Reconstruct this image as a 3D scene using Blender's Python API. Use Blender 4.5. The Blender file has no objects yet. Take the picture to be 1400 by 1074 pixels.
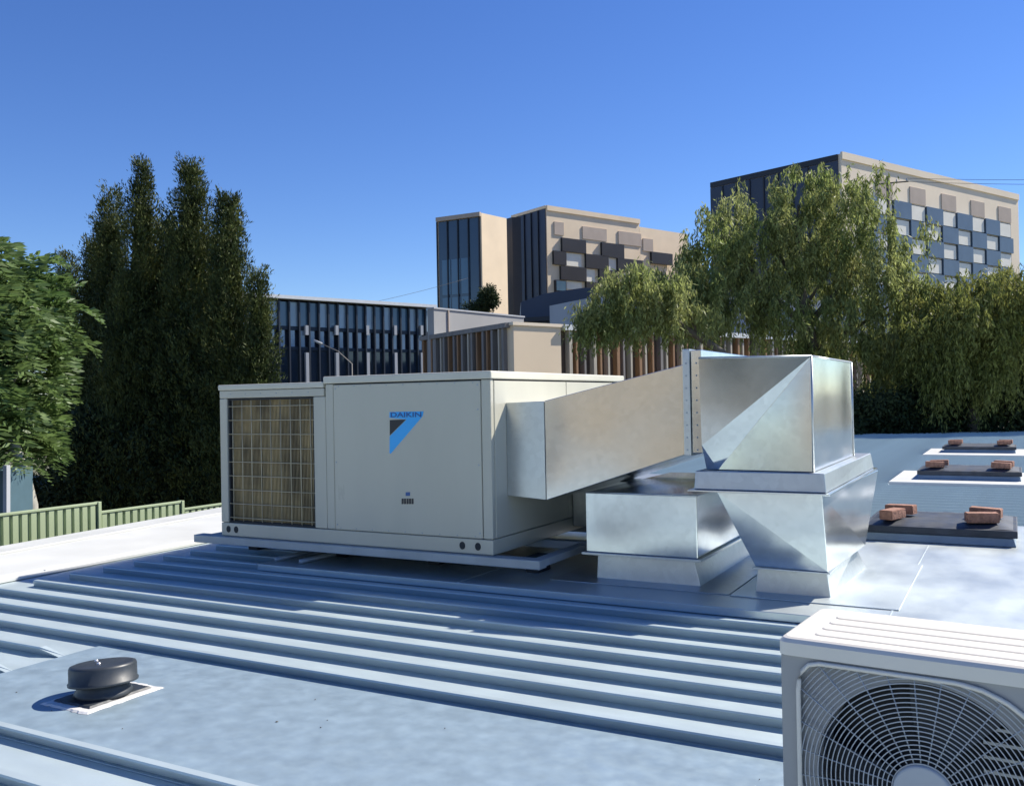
import bpy, bmesh, math, random
import numpy as np
from mathutils import Vector, Matrix

random.seed(7)
rng = np.random.default_rng(7)
S = bpy.context.scene
COL = S.collection

# ------------------------------------------------------------------ camera
YAW, PITCH, ROLL, FPX = math.radians(28.649), math.radians(0.4578), math.radians(-1.0368), 1254.9
CAM = Vector((2.983, -5.168, 1.22))
FW = Vector((-math.sin(YAW) * math.cos(PITCH), math.cos(YAW) * math.cos(PITCH), math.sin(PITCH)))
X0 = Vector((math.cos(YAW), math.sin(YAW), 0)); U0 = X0.cross(FW)
XR = math.cos(ROLL) * X0 + math.sin(ROLL) * U0
UR = -math.sin(ROLL) * X0 + math.cos(ROLL) * U0
cam_d = bpy.data.cameras.new('camera'); cam = bpy.data.objects.new('camera', cam_d); COL.objects.link(cam)
cam.matrix_world = Matrix(((XR.x, UR.x, -FW.x, CAM.x), (XR.y, UR.y, -FW.y, CAM.y), (XR.z, UR.z, -FW.z, CAM.z), (0, 0, 0, 1)))
cam_d.sensor_width = 36; cam_d.lens = 36 * FPX / 1400
cam_d.clip_start = 0.05; cam_d.clip_end = 6000
S.camera = cam

# ------------------------------------------------------------------ sun, sky, exposure
# sun direction in roof axes: x along the ribs (right), y away from the viewer
SUN = Vector((0.60, 0.80, 0.97)).normalized()
SUN_EL = math.asin(SUN.z); SUN_AZ = math.atan2(SUN.x, SUN.y)
W = bpy.data.worlds.new('World'); S.world = W; W.use_nodes = True
nt = W.node_tree; nt.nodes.clear()
sky = nt.nodes.new('ShaderNodeTexSky'); sky.sky_type = 'NISHITA'; sky.sun_disc = False
sky.sun_elevation = SUN_EL; sky.sun_rotation = SUN_AZ
sky.altitude = 300; sky.air_density = 1.0; sky.dust_density = 0.0; sky.ozone_density = 6.0
hsv = nt.nodes.new('ShaderNodeHueSaturation'); hsv.inputs['Saturation'].default_value = 1.16; hsv.inputs['Hue'].default_value = 0.514
bg = nt.nodes.new('ShaderNodeBackground'); bg.inputs['Strength'].default_value = 0.095
wo = nt.nodes.new('ShaderNodeOutputWorld')
nt.links.new(sky.outputs[0], hsv.inputs['Color']); nt.links.new(hsv.outputs[0], bg.inputs[0]); nt.links.new(bg.outputs[0], wo.inputs[0])
sun_d = bpy.data.lights.new('sun', 'SUN'); sun_d.energy = 5.0; sun_d.angle = math.radians(0.53); sun_d.color = (1.0, 0.935, 0.83)
sun = bpy.data.objects.new('sun', sun_d); COL.objects.link(sun)
sun.rotation_euler = SUN.to_track_quat('Z', 'Y').to_euler()
S.view_settings.view_transform = 'Standard'; S.view_settings.look = 'None'
S.view_settings.exposure = 0.65; S.view_settings.gamma = 1.0
S.view_settings.use_curve_mapping = False

# ------------------------------------------------------------------ helpers
def ray(px, py):
    return XR * ((px - 700) / FPX) + UR * ((537 - py) / FPX) + FW
def at(px, py, d): return CAM + ray(px, py) * d
def on_z(px, py, z):
    r = ray(px, py); return CAM + r * ((z - CAM.z) / r.z)
def on_plane(px, py, p, n):
    r = ray(px, py); return CAM + r * ((p - CAM).dot(n) / r.dot(n))

def tag(o, label=None, cat=None, group=None, kind=None):
    if label: o['label'] = label
    if cat: o['category'] = cat
    if group: o['group'] = group
    if kind: o['kind'] = kind
    return o
def empty(name, loc=(0, 0, 0), rot=(0, 0, 0)):
    o = bpy.data.objects.new(name, None); COL.objects.link(o)
    o.location = loc; o.rotation_euler = rot; o.empty_display_size = 0.2
    return o
def link(name, me, parent=None):
    o = bpy.data.objects.new(name, me); COL.objects.link(o)
    if parent: o.parent = parent
    return o
def copy_tree(o, parent=None):
    c = o.copy(); COL.objects.link(c); c.parent = parent
    for ch in list(o.children): copy_tree(ch, c)
    return c

V_ = Vector
class MB:
    def __init__(s): s.v = []; s.f = []; s.sm = []
    def add(s, vs, fs, smooth=False):
        n = len(s.v); s.v += [tuple(v) for v in vs]
        for f in fs: s.f.append(tuple(i + n for i in f)); s.sm.append(smooth)
        return s
    def box(s, x0, x1, y0, y1, z0, z1, M=None):
        vs = [Vector((x, y, z)) for z in (z0, z1) for x, y in ((x0, y0), (x1, y0), (x1, y1), (x0, y1))]
        if M: vs = [M @ v for v in vs]
        return s.add(vs, [(0, 3, 2, 1), (4, 5, 6, 7), (0, 1, 5, 4), (1, 2, 6, 5), (2, 3, 7, 6), (3, 0, 4, 7)])
    def loft(s, a, b, caps=True, smooth=False):
        n = len(a); fs = [(i, (i + 1) % n, n + (i + 1) % n, n + i) for i in range(n)]
        if caps: fs += [tuple(range(n - 1, -1, -1)), tuple(range(n, 2 * n))]
        return s.add(list(a) + list(b), fs, smooth)
    def lathe(s, prof, c=(0, 0, 0), n=32, smooth=True, cap=True):
        c = Vector(c); vs = []
        for r, z in prof:
            for i in range(n):
                t = 2 * math.pi * i / n; vs.append(c + Vector((r * math.cos(t), r * math.sin(t), z)))
        k = len(prof); fs = []
        for j in range(k - 1):
            for i in range(n): fs.append((j * n + i, j * n + (i + 1) % n, (j + 1) * n + (i + 1) % n, (j + 1) * n + i))
        s.add(vs, fs, smooth)
        if cap:
            m = len(s.v) - len(vs)
            s.f.append(tuple(m + i for i in range(n - 1, -1, -1))); s.sm.append(False)
            s.f.append(tuple(m + (k - 1) * n + i for i in range(n))); s.sm.append(False)
        return s
    def tube(s, pts, r, n=6, smooth=True, close=False):
        pts = [Vector(p) for p in pts]; rs = r if isinstance(r, (list, tuple)) else [r] * len(pts)
        vs = []; m = len(pts)
        for i, p in enumerate(pts):
            a = pts[(i - 1) % m] if (close or i > 0) else pts[0]; b = pts[(i + 1) % m] if (close or i < m - 1) else pts[-1]
            t = (b - a).normalized(); ref = Vector((0, 0, 1)) if abs(t.z) < 0.9 else Vector((1, 0, 0))
            u = t.cross(ref).normalized(); w = t.cross(u)
            for k in range(n):
                q = 2 * math.pi * (k + .5) / n; vs.append(p + (u * math.cos(q) + w * math.sin(q)) * rs[i])
        fs = []
        for i in range(m if close else m - 1):
            j = (i + 1) % m
            for k in range(n): fs.append((i * n + k, i * n + (k + 1) % n, j * n + (k + 1) % n, j * n + k))
        if not close: fs += [tuple(range(n - 1, -1, -1)), tuple((m - 1) * n + k for k in range(n))]
        return s.add(vs, fs, smooth)
    def mesh(s, name, mat):
        me = bpy.data.meshes.new(name); me.from_pydata(s.v, [], s.f)
        me.polygons.foreach_set('use_smooth', s.sm); me.materials.append(mat); me.validate(); me.update()
        bm = bmesh.new(); bm.from_mesh(me); bmesh.ops.recalc_face_normals(bm, faces=bm.faces); bm.to_mesh(me); bm.free()
        return me
    def build(s, name, mat, parent=None, bevel=0, seg=2):
        o = link(name, s.mesh(name, mat), parent)
        if bevel:
            m = o.modifiers.new('bevel', 'BEVEL'); m.width = bevel; m.segments = seg; m.limit_method = 'ANGLE'
            m.harden_normals = False
        return o

# ------------------------------------------------------------------ materials
def mat(name, col, rough=0.6, metal=0.0, var=0.0, vscale=4.0, rvar=0.0, bump=0.0, bscale=8.0, col2=None, stretch=(1, 1, 1), spec=None, island=0.0, detail=4, trans=0.0):
    m = bpy.data.materials.new(name); m.use_nodes = True; n = m.node_tree; L = n.links
    b = n.nodes['Principled BSDF']; b.inputs['Base Color'].default_value = (*col, 1)
    b.inputs['Roughness'].default_value = rough; b.inputs['Metallic'].default_value = metal
    if spec is not None: b.inputs['Specular IOR Level'].default_value = spec
    tc = n.nodes.new('ShaderNodeTexCoord'); mp = n.nodes.new('ShaderNodeMapping'); mp.inputs['Scale'].default_value = stretch
    L.new(tc.outputs['Object'], mp.inputs[0])
    if var or col2:
        t = n.nodes.new('ShaderNodeTexNoise'); t.inputs['Scale'].default_value = vscale; t.inputs['Detail'].default_value = detail
        L.new(mp.outputs[0], t.inputs['Vector'])
        cr = n.nodes.new('ShaderNodeValToRGB'); c2 = col2 or tuple(min(1, c * (1 + var)) for c in col); c1 = col if col2 else tuple(c * (1 - var) for c in col)
        cr.color_ramp.elements[0].position = 0.32; cr.color_ramp.elements[1].position = 0.68
        cr.color_ramp.elements[0].color = (*c1, 1); cr.color_ramp.elements[1].color = (*c2, 1)
        L.new(t.outputs[0], cr.inputs[0]); out = cr.outputs[0]
        if island:
            g = n.nodes.new('ShaderNodeNewGeometry'); mr = n.nodes.new('ShaderNodeMapRange')
            mr.inputs['To Min'].default_value = 1 - island; mr.inputs['To Max'].default_value = 1 + island
            L.new(g.outputs['Random Per Island'], mr.inputs[0])
            h = n.nodes.new('ShaderNodeHueSaturation'); L.new(out, h.inputs['Color']); L.new(mr.outputs[0], h.inputs['Value']); out = h.outputs[0]
        L.new(out, b.inputs['Base Color'])
        if trans:
            tr = n.nodes.new('ShaderNodeBsdfTranslucent'); L.new(out, tr.inputs['Color'])
            mx = n.nodes.new('ShaderNodeMixShader'); mx.inputs[0].default_value = trans
            L.new(b.outputs[0], mx.inputs[1]); L.new(tr.outputs[0], mx.inputs[2]); L.new(mx.outputs[0], n.nodes['Material Output'].inputs['Surface'])
    if rvar:
        t2 = n.nodes.new('ShaderNodeTexNoise'); t2.inputs['Scale'].default_value = vscale * 1.7; t2.inputs['Detail'].default_value = 6
        L.new(mp.outputs[0], t2.inputs['Vector']); mr = n.nodes.new('ShaderNodeMapRange')
        mr.inputs['From Min'].default_value = .3; mr.inputs['From Max'].default_value = .7
        mr.inputs['To Min'].default_value = max(0.02, rough - rvar); mr.inputs['To Max'].default_value = rough + rvar
        L.new(t2.outputs[0], mr.inputs[0]); L.new(mr.outputs[0], b.inputs['Roughness'])
    if bump:
        t3 = n.nodes.new('ShaderNodeTexNoise'); t3.inputs['Scale'].default_value = bscale; t3.inputs['Detail'].default_value = 3
        L.new(mp.outputs[0], t3.inputs['Vector']); bp = n.nodes.new('ShaderNodeBump'); bp.inputs['Strength'].default_value = bump; bp.inputs['Distance'].default_value = 0.02
        L.new(t3.outputs[0], bp.inputs['Height']); L.new(bp.outputs[0], b.inputs['Normal'])
    return m

def galv(name, col, rough, bstr=0.35, blue=0):
    """galvanised sheet: voronoi spangle, smears, slow dents"""
    m = mat(name, col, rough, metal=0.85, var=0.025, vscale=1.2, rvar=0.035, detail=2)
    n = m.node_tree; L = n.links; b = n.nodes['Principled BSDF']
    tc = n.nodes['Texture Coordinate']
    vo = n.nodes.new('ShaderNodeTexVoronoi'); vo.inputs['Scale'].default_value = 28; L.new(tc.outputs['Object'], vo.inputs['Vector'])
    bw = n.nodes.new('ShaderNodeRGBToBW'); L.new(vo.outputs['Color'], bw.inputs[0])
    mr = n.nodes.new('ShaderNodeMapRange'); mr.inputs['To Min'].default_value = .93; mr.inputs['To Max'].default_value = 1.05; L.new(bw.outputs[0], mr.inputs[0])
    h = n.nodes.new('ShaderNodeHueSaturation'); src = b.inputs['Base Color'].links[0].from_socket
    L.new(src, h.inputs['Color']); L.new(mr.outputs[0], h.inputs['Value']); L.new(h.outputs[0], b.inputs['Base Color'])
    t = n.nodes.new('ShaderNodeTexNoise'); t.inputs['Scale'].default_value = 1.7; t.inputs['Detail'].default_value = 0; L.new(tc.outputs['Object'], t.inputs['Vector'])
    bp = n.nodes.new('ShaderNodeBump'); bp.inputs['Strength'].default_value = bstr; bp.inputs['Distance'].default_value = .05
    L.new(t.outputs[0], bp.inputs['Height']); L.new(bp.outputs[0], b.inputs['Normal'])
    return m

M = {}
M['roof'] = mat('zinc_roof', (.47, .555, .57), .45, metal=.3, var=.06, vscale=2.5, rvar=.06, bump=.05, bscale=5, stretch=(1, 2.2, 1), detail=10)
M['tray'] = mat('zinc_tray', (.58, .635, .63), .42, metal=.65, var=.05, vscale=2.5, rvar=.07, bump=.045, bscale=2.2, stretch=(1, .5, 1), detail=8)
M['sheetflat'] = mat('zinc_flat_sheet', (.285, .375, .43), .46, metal=.3, var=.11, vscale=9, rvar=.12, bump=.06, bscale=9, detail=14)
M['galv'] = galv('galvanised_duct', (.63, .67, .68), .16)
M['galv_dull'] = galv('galvanised_dull', (.54, .57, .57), .36)
M['flash'] = mat('white_flashing', (.60, .61, .58), .5, var=.05, vscale=1.5, rvar=.08)
M['cream'] = mat('cream_panel', (.52, .50, .40), .34, var=.045, vscale=2.2, rvar=.07, bump=.05, bscale=1.6, stretch=(1, 1, .35), detail=8)
M['cream_cap'] = mat('cream_cap', (.61, .585, .47), .42, var=.04, vscale=3)
M['dark_gap'] = mat('dark_gap', (.03, .033, .035), .8, var=.2)
M['coil'] = mat('coil_fins', (.60, .47, .25), .5, metal=.3, col2=(.24, .19, .11), vscale=5, stretch=(1, 1, .55), rvar=.1, detail=3)
M['wire'] = mat('cream_wire', (.47, .41, .27), .45, var=.05)
M['logo_blue'] = mat('logo_blue', (.04, .42, .85), .4, var=.03)
M['logo_navy'] = mat('logo_navy', (.02, .09, .28), .4, var=.03)
M['logo_black'] = mat('logo_black', (.015, .015, .02), .4, var=.05)
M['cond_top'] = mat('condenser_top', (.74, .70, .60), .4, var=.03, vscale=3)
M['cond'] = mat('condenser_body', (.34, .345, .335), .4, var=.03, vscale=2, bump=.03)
M['grille'] = mat('grille_wire', (.42, .45, .47), .35, var=.05, vscale=8)
M['blade'] = mat('fan_blade', (.03, .035, .04), .4, var=.1)
M['alu'] = mat('bare_fins', (.34, .36, .38), .3, metal=.8, var=.1)
M['black'] = mat('black_plastic', (.03, .037, .045), .48, var=.15, vscale=12, rvar=.1)
M['screw'] = mat('steel_screw', (.8, .8, .8), .3, metal=.6, var=.05)
M['sealant'] = mat('white_sealant', (.62, .62, .60), .6, var=.12, vscale=20, bump=.15, bscale=30)
M['membrane'] = mat('black_membrane', (.035, .045, .06), .55, var=.25, vscale=6, rvar=.1, bump=.2, bscale=6)
M['kerb'] = mat('zinc_kerb', (.24, .30, .35), .45, metal=.4, var=.1, vscale=5)
M['brick'] = mat('red_brick', (.33, .17, .115), .85, var=.3, vscale=18, bump=.5, bscale=60)
M['steel'] = mat('painted_rail', (.36, .40, .42), .45, metal=.3, var=.08, vscale=6)
M['fence'] = mat('green_fence', (.36, .43, .26), .5, var=.06, vscale=1.5)
M['fence_cap'] = mat('green_cap', (.30, .37, .22), .5, var=.06)
M['shed'] = mat('teal_wall', (.07, .13, .16), .6, var=.08)
M['wall'] = mat('rendered_wall', (.42, .38, .32), .8, var=.08, vscale=1)
M['sand'] = mat('sandstone_panel', (.86, .69, .48), .75, var=.05, vscale=.25)
M['sandB'] = mat('pale_panel', (.90, .76, .57), .75, var=.04, vscale=.2)
M['tan'] = mat('tan_panel', (.46, .38, .31), .7, var=.06, vscale=.4)
M['darkpanel'] = mat('charcoal_panel', (.018, .019, .025), .45, var=.1, vscale=.5)
M['bluepanel'] = mat('slate_blue_panel', (.105, .155, .215), .4, var=.08, vscale=.4)
M['white_win'] = mat('white_blind_window', (.88, .83, .70), .5, var=.05, vscale=.4)
M['navy'] = mat('navy_cladding', (.035, .05, .085), .45, var=.1, vscale=.2)
M['glass'] = mat('dark_glass', (.03, .05, .075), .08, var=.1, vscale=.2, spec=.8)
M['glassblue'] = mat('teal_glass', (.09, .17, .24), .1, var=.12, vscale=.2, spec=.7)
M['paleglass'] = mat('pale_glass', (.32, .42, .48), .15, var=.2, vscale=.3, spec=.8)
M['mullion'] = mat('dark_mullion', (.02, .03, .045), .5, var=.1)
M['white'] = mat('white_paint', (.75, .77, .76), .5, var=.04)
M['greywall'] = mat('grey_parapet', (.33, .33, .32), .7, var=.06, vscale=.5)
M['greycon'] = mat('grey_render', (.40, .42, .44), .8, var=.08, vscale=.3)
M['w1'] = mat('dark_timber', (.10, .07, .05), .7, var=.2, stretch=(1, 1, .1))
M['w2'] = mat('red_timber', (.32, .18, .09), .7, var=.2, stretch=(1, 1, .1))
M['w3'] = mat('grey_timber', (.24, .22, .20), .7, var=.15, stretch=(1, 1, .1))
M['w4'] = mat('pale_timber', (.52, .46, .36), .7, var=.1, stretch=(1, 1, .1))
M['cable'] = mat('black_cable', (.02, .022, .03), .6, var=.1)
M['polewood'] = mat('pole_timber', (.09, .08, .07), .9, var=.2, vscale=2, stretch=(1, 1, .1))
M['bark'] = mat('tree_bark', (.10, .085, .065), .9, var=.3, vscale=6, bump=.4, stretch=(1, 1, .3))
M['palebark'] = mat('pale_bark', (.34, .33, .28), .9, var=.25, vscale=6, bump=.4, stretch=(1, 1, .4))
M['cyp'] = mat('cypress_foliage', (.030, .048, .014), .65, col2=(.11, .13, .035), vscale=1.6, island=.5, trans=.12, spec=.25)
M['jac'] = mat('feathery_foliage', (.085, .15, .045), .5, col2=(.15, .22, .07), vscale=1.0, island=.35, trans=.4, spec=.4)
M['weep'] = mat('weeping_foliage', (.20, .25, .075), .55, col2=(.32, .34, .13), vscale=.7, island=.5, trans=.5, spec=.3)
M['weep2'] = mat('olive_foliage', (.15, .18, .045), .55, col2=(.27, .28, .08), vscale=.9, island=.5, trans=.45, spec=.3)
M['hedge'] = mat('hedge_foliage', (.030, .05, .018), .7, col2=(.06, .075, .03), vscale=.8, island=.35, trans=.12, spec=.2)
M['ground'] = mat('earth_ground', (.10, .11, .06), .95, col2=(.17, .15, .10), vscale=.08, bump=.3, bscale=.6)
M['brickwall'] = mat('tan_brick_wall', (.42, .34, .23), .85, var=.1, vscale=.6)

# ------------------------------------------------------------------ setting: ground
GZ = -3.6
g = MB(); g.add([(-2500, -2500, GZ), (2500, -2500, GZ), (2500, 2500, GZ), (-2500, 2500, GZ)], [(0, 1, 2, 3)])
tag(g.build('ground', M['ground']), 'earthy ground far below the metal roof', kind='structure')

# ------------------------------------------------------------------ the roof we stand on
RH = .045; TZ = .050
roof = empty('metal_roof'); tag(roof, 'long ribbed zinc roof that fills the foreground', kind='structure')
RX0, RX1, RY0, RY1 = -3.36, 9.0, -9.0, 26.2
rs = MB(); rs.box(RX0, RX1, RY0, RY1, -.12, 0); rs.build('roof_sheet', M['roof'], roof)
wl = MB(); wl.box(RX0 - 1.2, RX1 - .2, RY0 + .2, RY1 - .2, GZ, -.13); wl.build('wall', M['wall'], roof)
def rib_mesh(L, te=.018, far=False):
    m = MB(); sec = [(-.002, 0), (.0, RH), (.006, RH), (.06, 0)] if far else [(.024, 0), (.0, RH - .007), (.003, RH), (.034, RH), (.056, 0)]
    a = [(0.012 * (z == 0) * -1 + (0.0 if z == 0 else .018), y, z) for y, z in sec]
    b = [(L + (0.012 if z == 0 else -te), y, z) for y, z in sec]
    return m.loft([Vector(p) for p in a], [Vector(p) for p in b]).mesh('rib', M['roof'])
RX = -2.965
cache = {}
def rib(y, x0, x1, z=0.0, te=.018, far=False):
    k = (round(x1 - x0, 3), far)
    if k not in cache: cache[k] = rib_mesh(x1 - x0, te, far)
    o = link('rib', cache[k], roof); o.location = (x0, y, z + .0005); return o
P = .2745
for k in range(0, 7): rib(-2.04 + P * k, RX, 8.6)
for k in range(1, 4): rib(-2.04 - P * k, RX, -1.15 + .012 * k, te=.12)
for k in range(4, 12): rib(-3.09 - P * (k - 4), RX, 8.6)
for k in range(7, 17): rib(-2.04 + P * k, RX, -1.94)
# trays laid over the rib tops (flat flashings round the plant)
def slab(name, x0, x1, y0, y1, m, z0=.004, z1=TZ, parent=roof, bev=.004):
    return MB().box(x0, x1, y0, y1, z0, z1).build(name, m, parent, bev)
slab('flashing_tray', -1.93, 3.9, -.135, 2.55, M['tray'])
slab('flashing_tray', 3.905, 8.6, -.135, 2.55, M['tray'], z1=TZ - .004)
# standing laps on the tray
for x in (-.2, 2.38):
    MB().box(x, x + .012, -.13, 2.54, TZ - .001, TZ + .003).build('lap_seam', M['tray'], roof, .002)
for k in range(0, 86):
    y = 2.60 + P * k
    if y > RY1 - .1: break
    cuts = []
    if 7.55 < y < 10.0: cuts = [(1.52, 3.9)]
    if 13.6 < y < 16.1: cuts = [(1.45, 3.9)]
    if y < 3.95: cuts = [(1.6, 3.45)]
    if not cuts: rib(y, RX, 8.6, far=True)
    else:
        rib(y, RX, cuts[0][0], far=True); rib(y, cuts[0][1], 8.6, far=True)
slab('flashing_tray', 1.6, 3.45, 2.551, 3.96, M['tray'], z1=TZ - .003)
slab('flashing_tray', 1.50, 3.92, 7.95, 9.9, M['flash'])
slab('flashing_tray', 1.44, 3.92, 13.9, 16.0, M['flash'])
# flat sheet in the foreground with its pan level joints
fs = MB().box(-1.14, 8.6, -3.085, -2.046, .0, .006).build('flat_sheet', M['sheetflat'], roof, .002)
# far roof edge capping
MB().box(RX, 9, RY1 - .12, RY1 + .05, 0, .10).build('edge_capping', M['roof'], roof, .01)
# left barge flashings (slightly out of square, as seen)
def strip(pts, z0, z1, name, m):
    a = [Vector((x, y, z0 + dz)) for x, y, dz in pts]; b = [Vector((x, y, z1 + dz)) for x, y, dz in pts]
    return MB().loft(a, b).build(name, m, roof, .004)
def lx(p, q, y): return p[0] + (q[0] - p[0]) * (y - p[1]) / (q[1] - p[1])
L1 = ((-3.26, -1.233), (-3.33, .714)); L2 = ((-4.16, -.64), (-4.50, 2.048)); L3 = ((-4.80, -.235), (-5.20, 2.706))
ya, yb = -8.8, 26
strip([(lx(*L2, ya) + .012, ya, .03), (lx(*L1, ya), ya, 0), (lx(*L1, 8), 8, 0), (lx(*L2, 8) + .012, 8, .03)], .004, .03, 'barge_flashing', M['flash'])
strip([(lx(*L3, ya), ya, .0), (lx(*L2, ya), ya, .045), (lx(*L2, 8), 8, .045), (lx(*L3, 8), 8, .0)], .004, .032, 'barge_flashing', M['flash'])

for yy in (-3.4, -.9, 1.6):
    MB().box(lx(*L2, yy) + .02, lx(*L1, yy) - .005, yy, yy + .006, .0355, .0375).build('lap_joint', M['steel'], roof)
for k in range(16):
    yy = -6 + k * .6; xx = lx(*L2, yy) + .06
    MB().lathe([(.006, .032), (.006, .037), (.003, .0385)], c=(xx, yy, 0), n=8).build('screw', M['steel'], roof)
db = MB(); rr = random.Random(11)
for k in range(16):
    x, y = rr.uniform(-1.1, 2.4), rr.uniform(-3.05, -2.1); a = rr.uniform(0, 6.28); q = rr.uniform(.002, .0045) * (1 if k % 9 else 1.9)
    db.loft([V_((x + q * math.cos(a + t) * (1.6 if j % 2 else .8), y + q * math.sin(a + t), .0075)) for j, t in enumerate((0, 1.6, 3.1, 4.7))], [V_((x + .6 * q * math.cos(a + t), y + .6 * q * math.sin(a + t), .0095)) for t in (0, 1.6, 3.1, 4.7)])
tag(db.build('leaf_litter', M['bark'], None), 'scattered specks of leaf litter on the flat foreground sheet', kind='stuff')
# roof vent --------------------------------------------------------
vt = empty('roof_vent', (-.408, -2.60, .007)); tag(vt, 'round black plastic roof vent on a white sealed square base, on the flat foreground sheet', 'roof vent')
def wob(x0, x1, y0, y1, z, amp, n=14):
    r = random.Random(3); pts = []
    for (ax, ay), (bx, by) in (((x0, y0), (x1, y0)), ((x1, y0), (x1, y1)), ((x1, y1), (x0, y1)), ((x0, y1), (x0, y0))):
        for i in range(n):
            t = i / n; pts.append(Vector((ax + (bx - ax) * t + r.uniform(-amp, amp), ay + (by - ay) * t + r.uniform(-amp, amp), z)))
    return pts
MB().loft(wob(-.145, .145, -.19, .185, 0, .005), wob(-.135, .135, -.18, .175, .006, .005)).build('sealant_border', M['sealant'], vt)
MB().loft(wob(-.112, .112, -.152, .150, .0075, .002), wob(-.105, .105, -.145, .143, .014, .002)).build('base_flange', M['black'], vt)
MB().lathe([(.118, .014), (.112, .028), (.100, .045), (.098, .085)], n=40).build('neck', M['black'], vt)
cp = empty('cap', (0, 0, .055), (math.radians(-3), math.radians(-5), 0)); cp.parent = vt
MB().lathe([(.116, .0), (.138, .003), (.139, .012), (.134, .014), (.1335, .070), (.130, .079), (.118, .083), (.05, .084)], n=56).build('cap_shell', M['black'], cp)
for x, y in ((-.055, .01), (.02, -.035)):
    MB().lathe([(.008, .0825), (.0078, .089), (.003, .092)], c=(x, y, 0), n=12).build('screw', M['screw'], cp)

# skylight kerbs under black membrane, bricks on the corners ------------
def skylight(x0, x1, y0, y1, label):
    e = empty('skylight', (x0, y0, TZ)); tag(e, label, 'skylight', 'skylights in a row on the right of the roof')
    w, d = x1 - x0, y1 - y0
    MB().loft([Vector(p) for p in ((-.05, -.04, 0), (w + .05, -.04, 0), (w + .05, d, 0), (-.05, d, 0))],
              [Vector(p) for p in ((-.03, -.02, .06), (w + .03, -.02, .06), (w + .03, d, .06), (-.03, d, .06))]).build('kerb', M['kerb'], e, .004)
    MB().box(-.06, w + .06, -.03, d + .03, .062, .118).build('frame', M['membrane'], e, .006)
    # sagging membrane cover
    nx, ny = 18, 12; vs = []; fs = []
    for j in range(ny + 1):
        for i in range(nx + 1):
            u, v = i / nx, j / ny; edge = min(u, 1 - u, v, 1 - v)
            z = .120 + min(1, edge * 9) * .035 - .018 * math.sin(math.pi * u) * math.sin(math.pi * v) + random.uniform(-.003, .003)
            vs.append((-.03 + (w + .06) * u, (d) * v, z))
    for j in range(ny):
        for i in range(nx): a = j * (nx + 1) + i; fs.append((a, a + 1, a + nx + 2, a + nx + 1))
    mb = MB(); mb.add(vs, fs, True); mb.build('membrane_cover', M['membrane'], e)
    return e
SK = [(1.95, 2.93, 2.72, 3.62), (1.87, 3.00, 8.45, 9.35), (1.80, 2.95, 14.6, 15.5)]
LB = ['nearest of the three black covered skylights, with a pair of orange bricks at each end', 'middle one of the three black covered skylights, on a pale flashing tray', 'farthest and smallest of the three black covered skylights near the roof edge']
for s, l in zip(SK, LB): skylight(*s, l)
bm_ = bmesh.new(); bmesh.ops.create_cube(bm_, size=1); bmesh.ops.scale(bm_, vec=(.23, .11, .076), verts=bm_.verts)
bmesh.ops.bevel(bm_, geom=bm_.edges[:], offset=.005, segments=2, affect='EDGES'); bme = bpy.data.meshes.new('brick'); bm_.to_mesh(bme); bm_.free(); bme.materials.append(M['brick'])
which = ['nearest', 'middle', 'farthest']
for si, (x0, x1, y0, y1) in enumerate(SK):
    for side, fx, end in ((0, x0 + .16, 'left'), (1, x1 - .17, 'right')):
        for row, fy, rn in ((0, y0 + .13, 'front'), (1, y0 + .48, 'rear')):
            o = link('brick', bme); o.location = (fx + random.uniform(-.03, .03) + (.03 if row else 0), fy, TZ + .120 + .034 + .040); o.rotation_euler = (0, random.uniform(-.04, .04), (1.2 if (side == 0 and row == 0 and si == 0) else random.uniform(-.25, .25)))
            tag(o, f'{rn} orange brick lying on the {end} end of the {which[si]} black skylight', 'brick', 'bricks weighing down the skylight covers')

# ------------------------------------------------------------------ packaged rooftop unit
UB, UT = .215, 1.415; UL = -2.43; UD = 2.30; ST = 1.378; SPL = -1.375
un = empty('rooftop_air_conditioner', (0, 0, 0)); tag(un, 'large cream packaged air conditioner with blue and black triangle logo and a mesh covered coil', 'air conditioner')
MB().box(UL, 0, 0, UD, UB, UB + .10).build('base_channel', M['cream'], un, .006)
# right section body (panels sit proud of a dark inner box)
MB().box(SPL + .02, -.02, .02, UD - .02, UB + .10, UT - .05).build('inner_body', M['dark_gap'], un)
def panel(x0, x1, y0, y1, z0, z1, name='panel', m='cream', bev=.006): return MB().box(x0, x1, y0, y1, z0, z1).build(name, M[m], un, bev)
panel(-1.300, -.075, -.004, .03, UB + .104, UT - .062, 'access_panel')
panel(-.071, 0.0, -.001, .04, UB + .104, UT - .056, 'corner_post')
panel(SPL, -1.304, -.001, .04, UB + .104, UT - .056, 'corner_post')
panel(-.035, .002, .045, UD * .5 - .003, UB + .104, UT - .062, 'side_panel')
panel(-.035, .002, UD * .5 + .003, UD - .04, UB + .104, UT - .062, 'side_panel')
panel(-.035, .001, UD - .036, UD, UB + .104, UT - .056, 'corner_post')
panel(SPL - .012, .012, -.012, UD + .012, UT - .052, UT, 'top_cap', 'cream_cap', .008)
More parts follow.
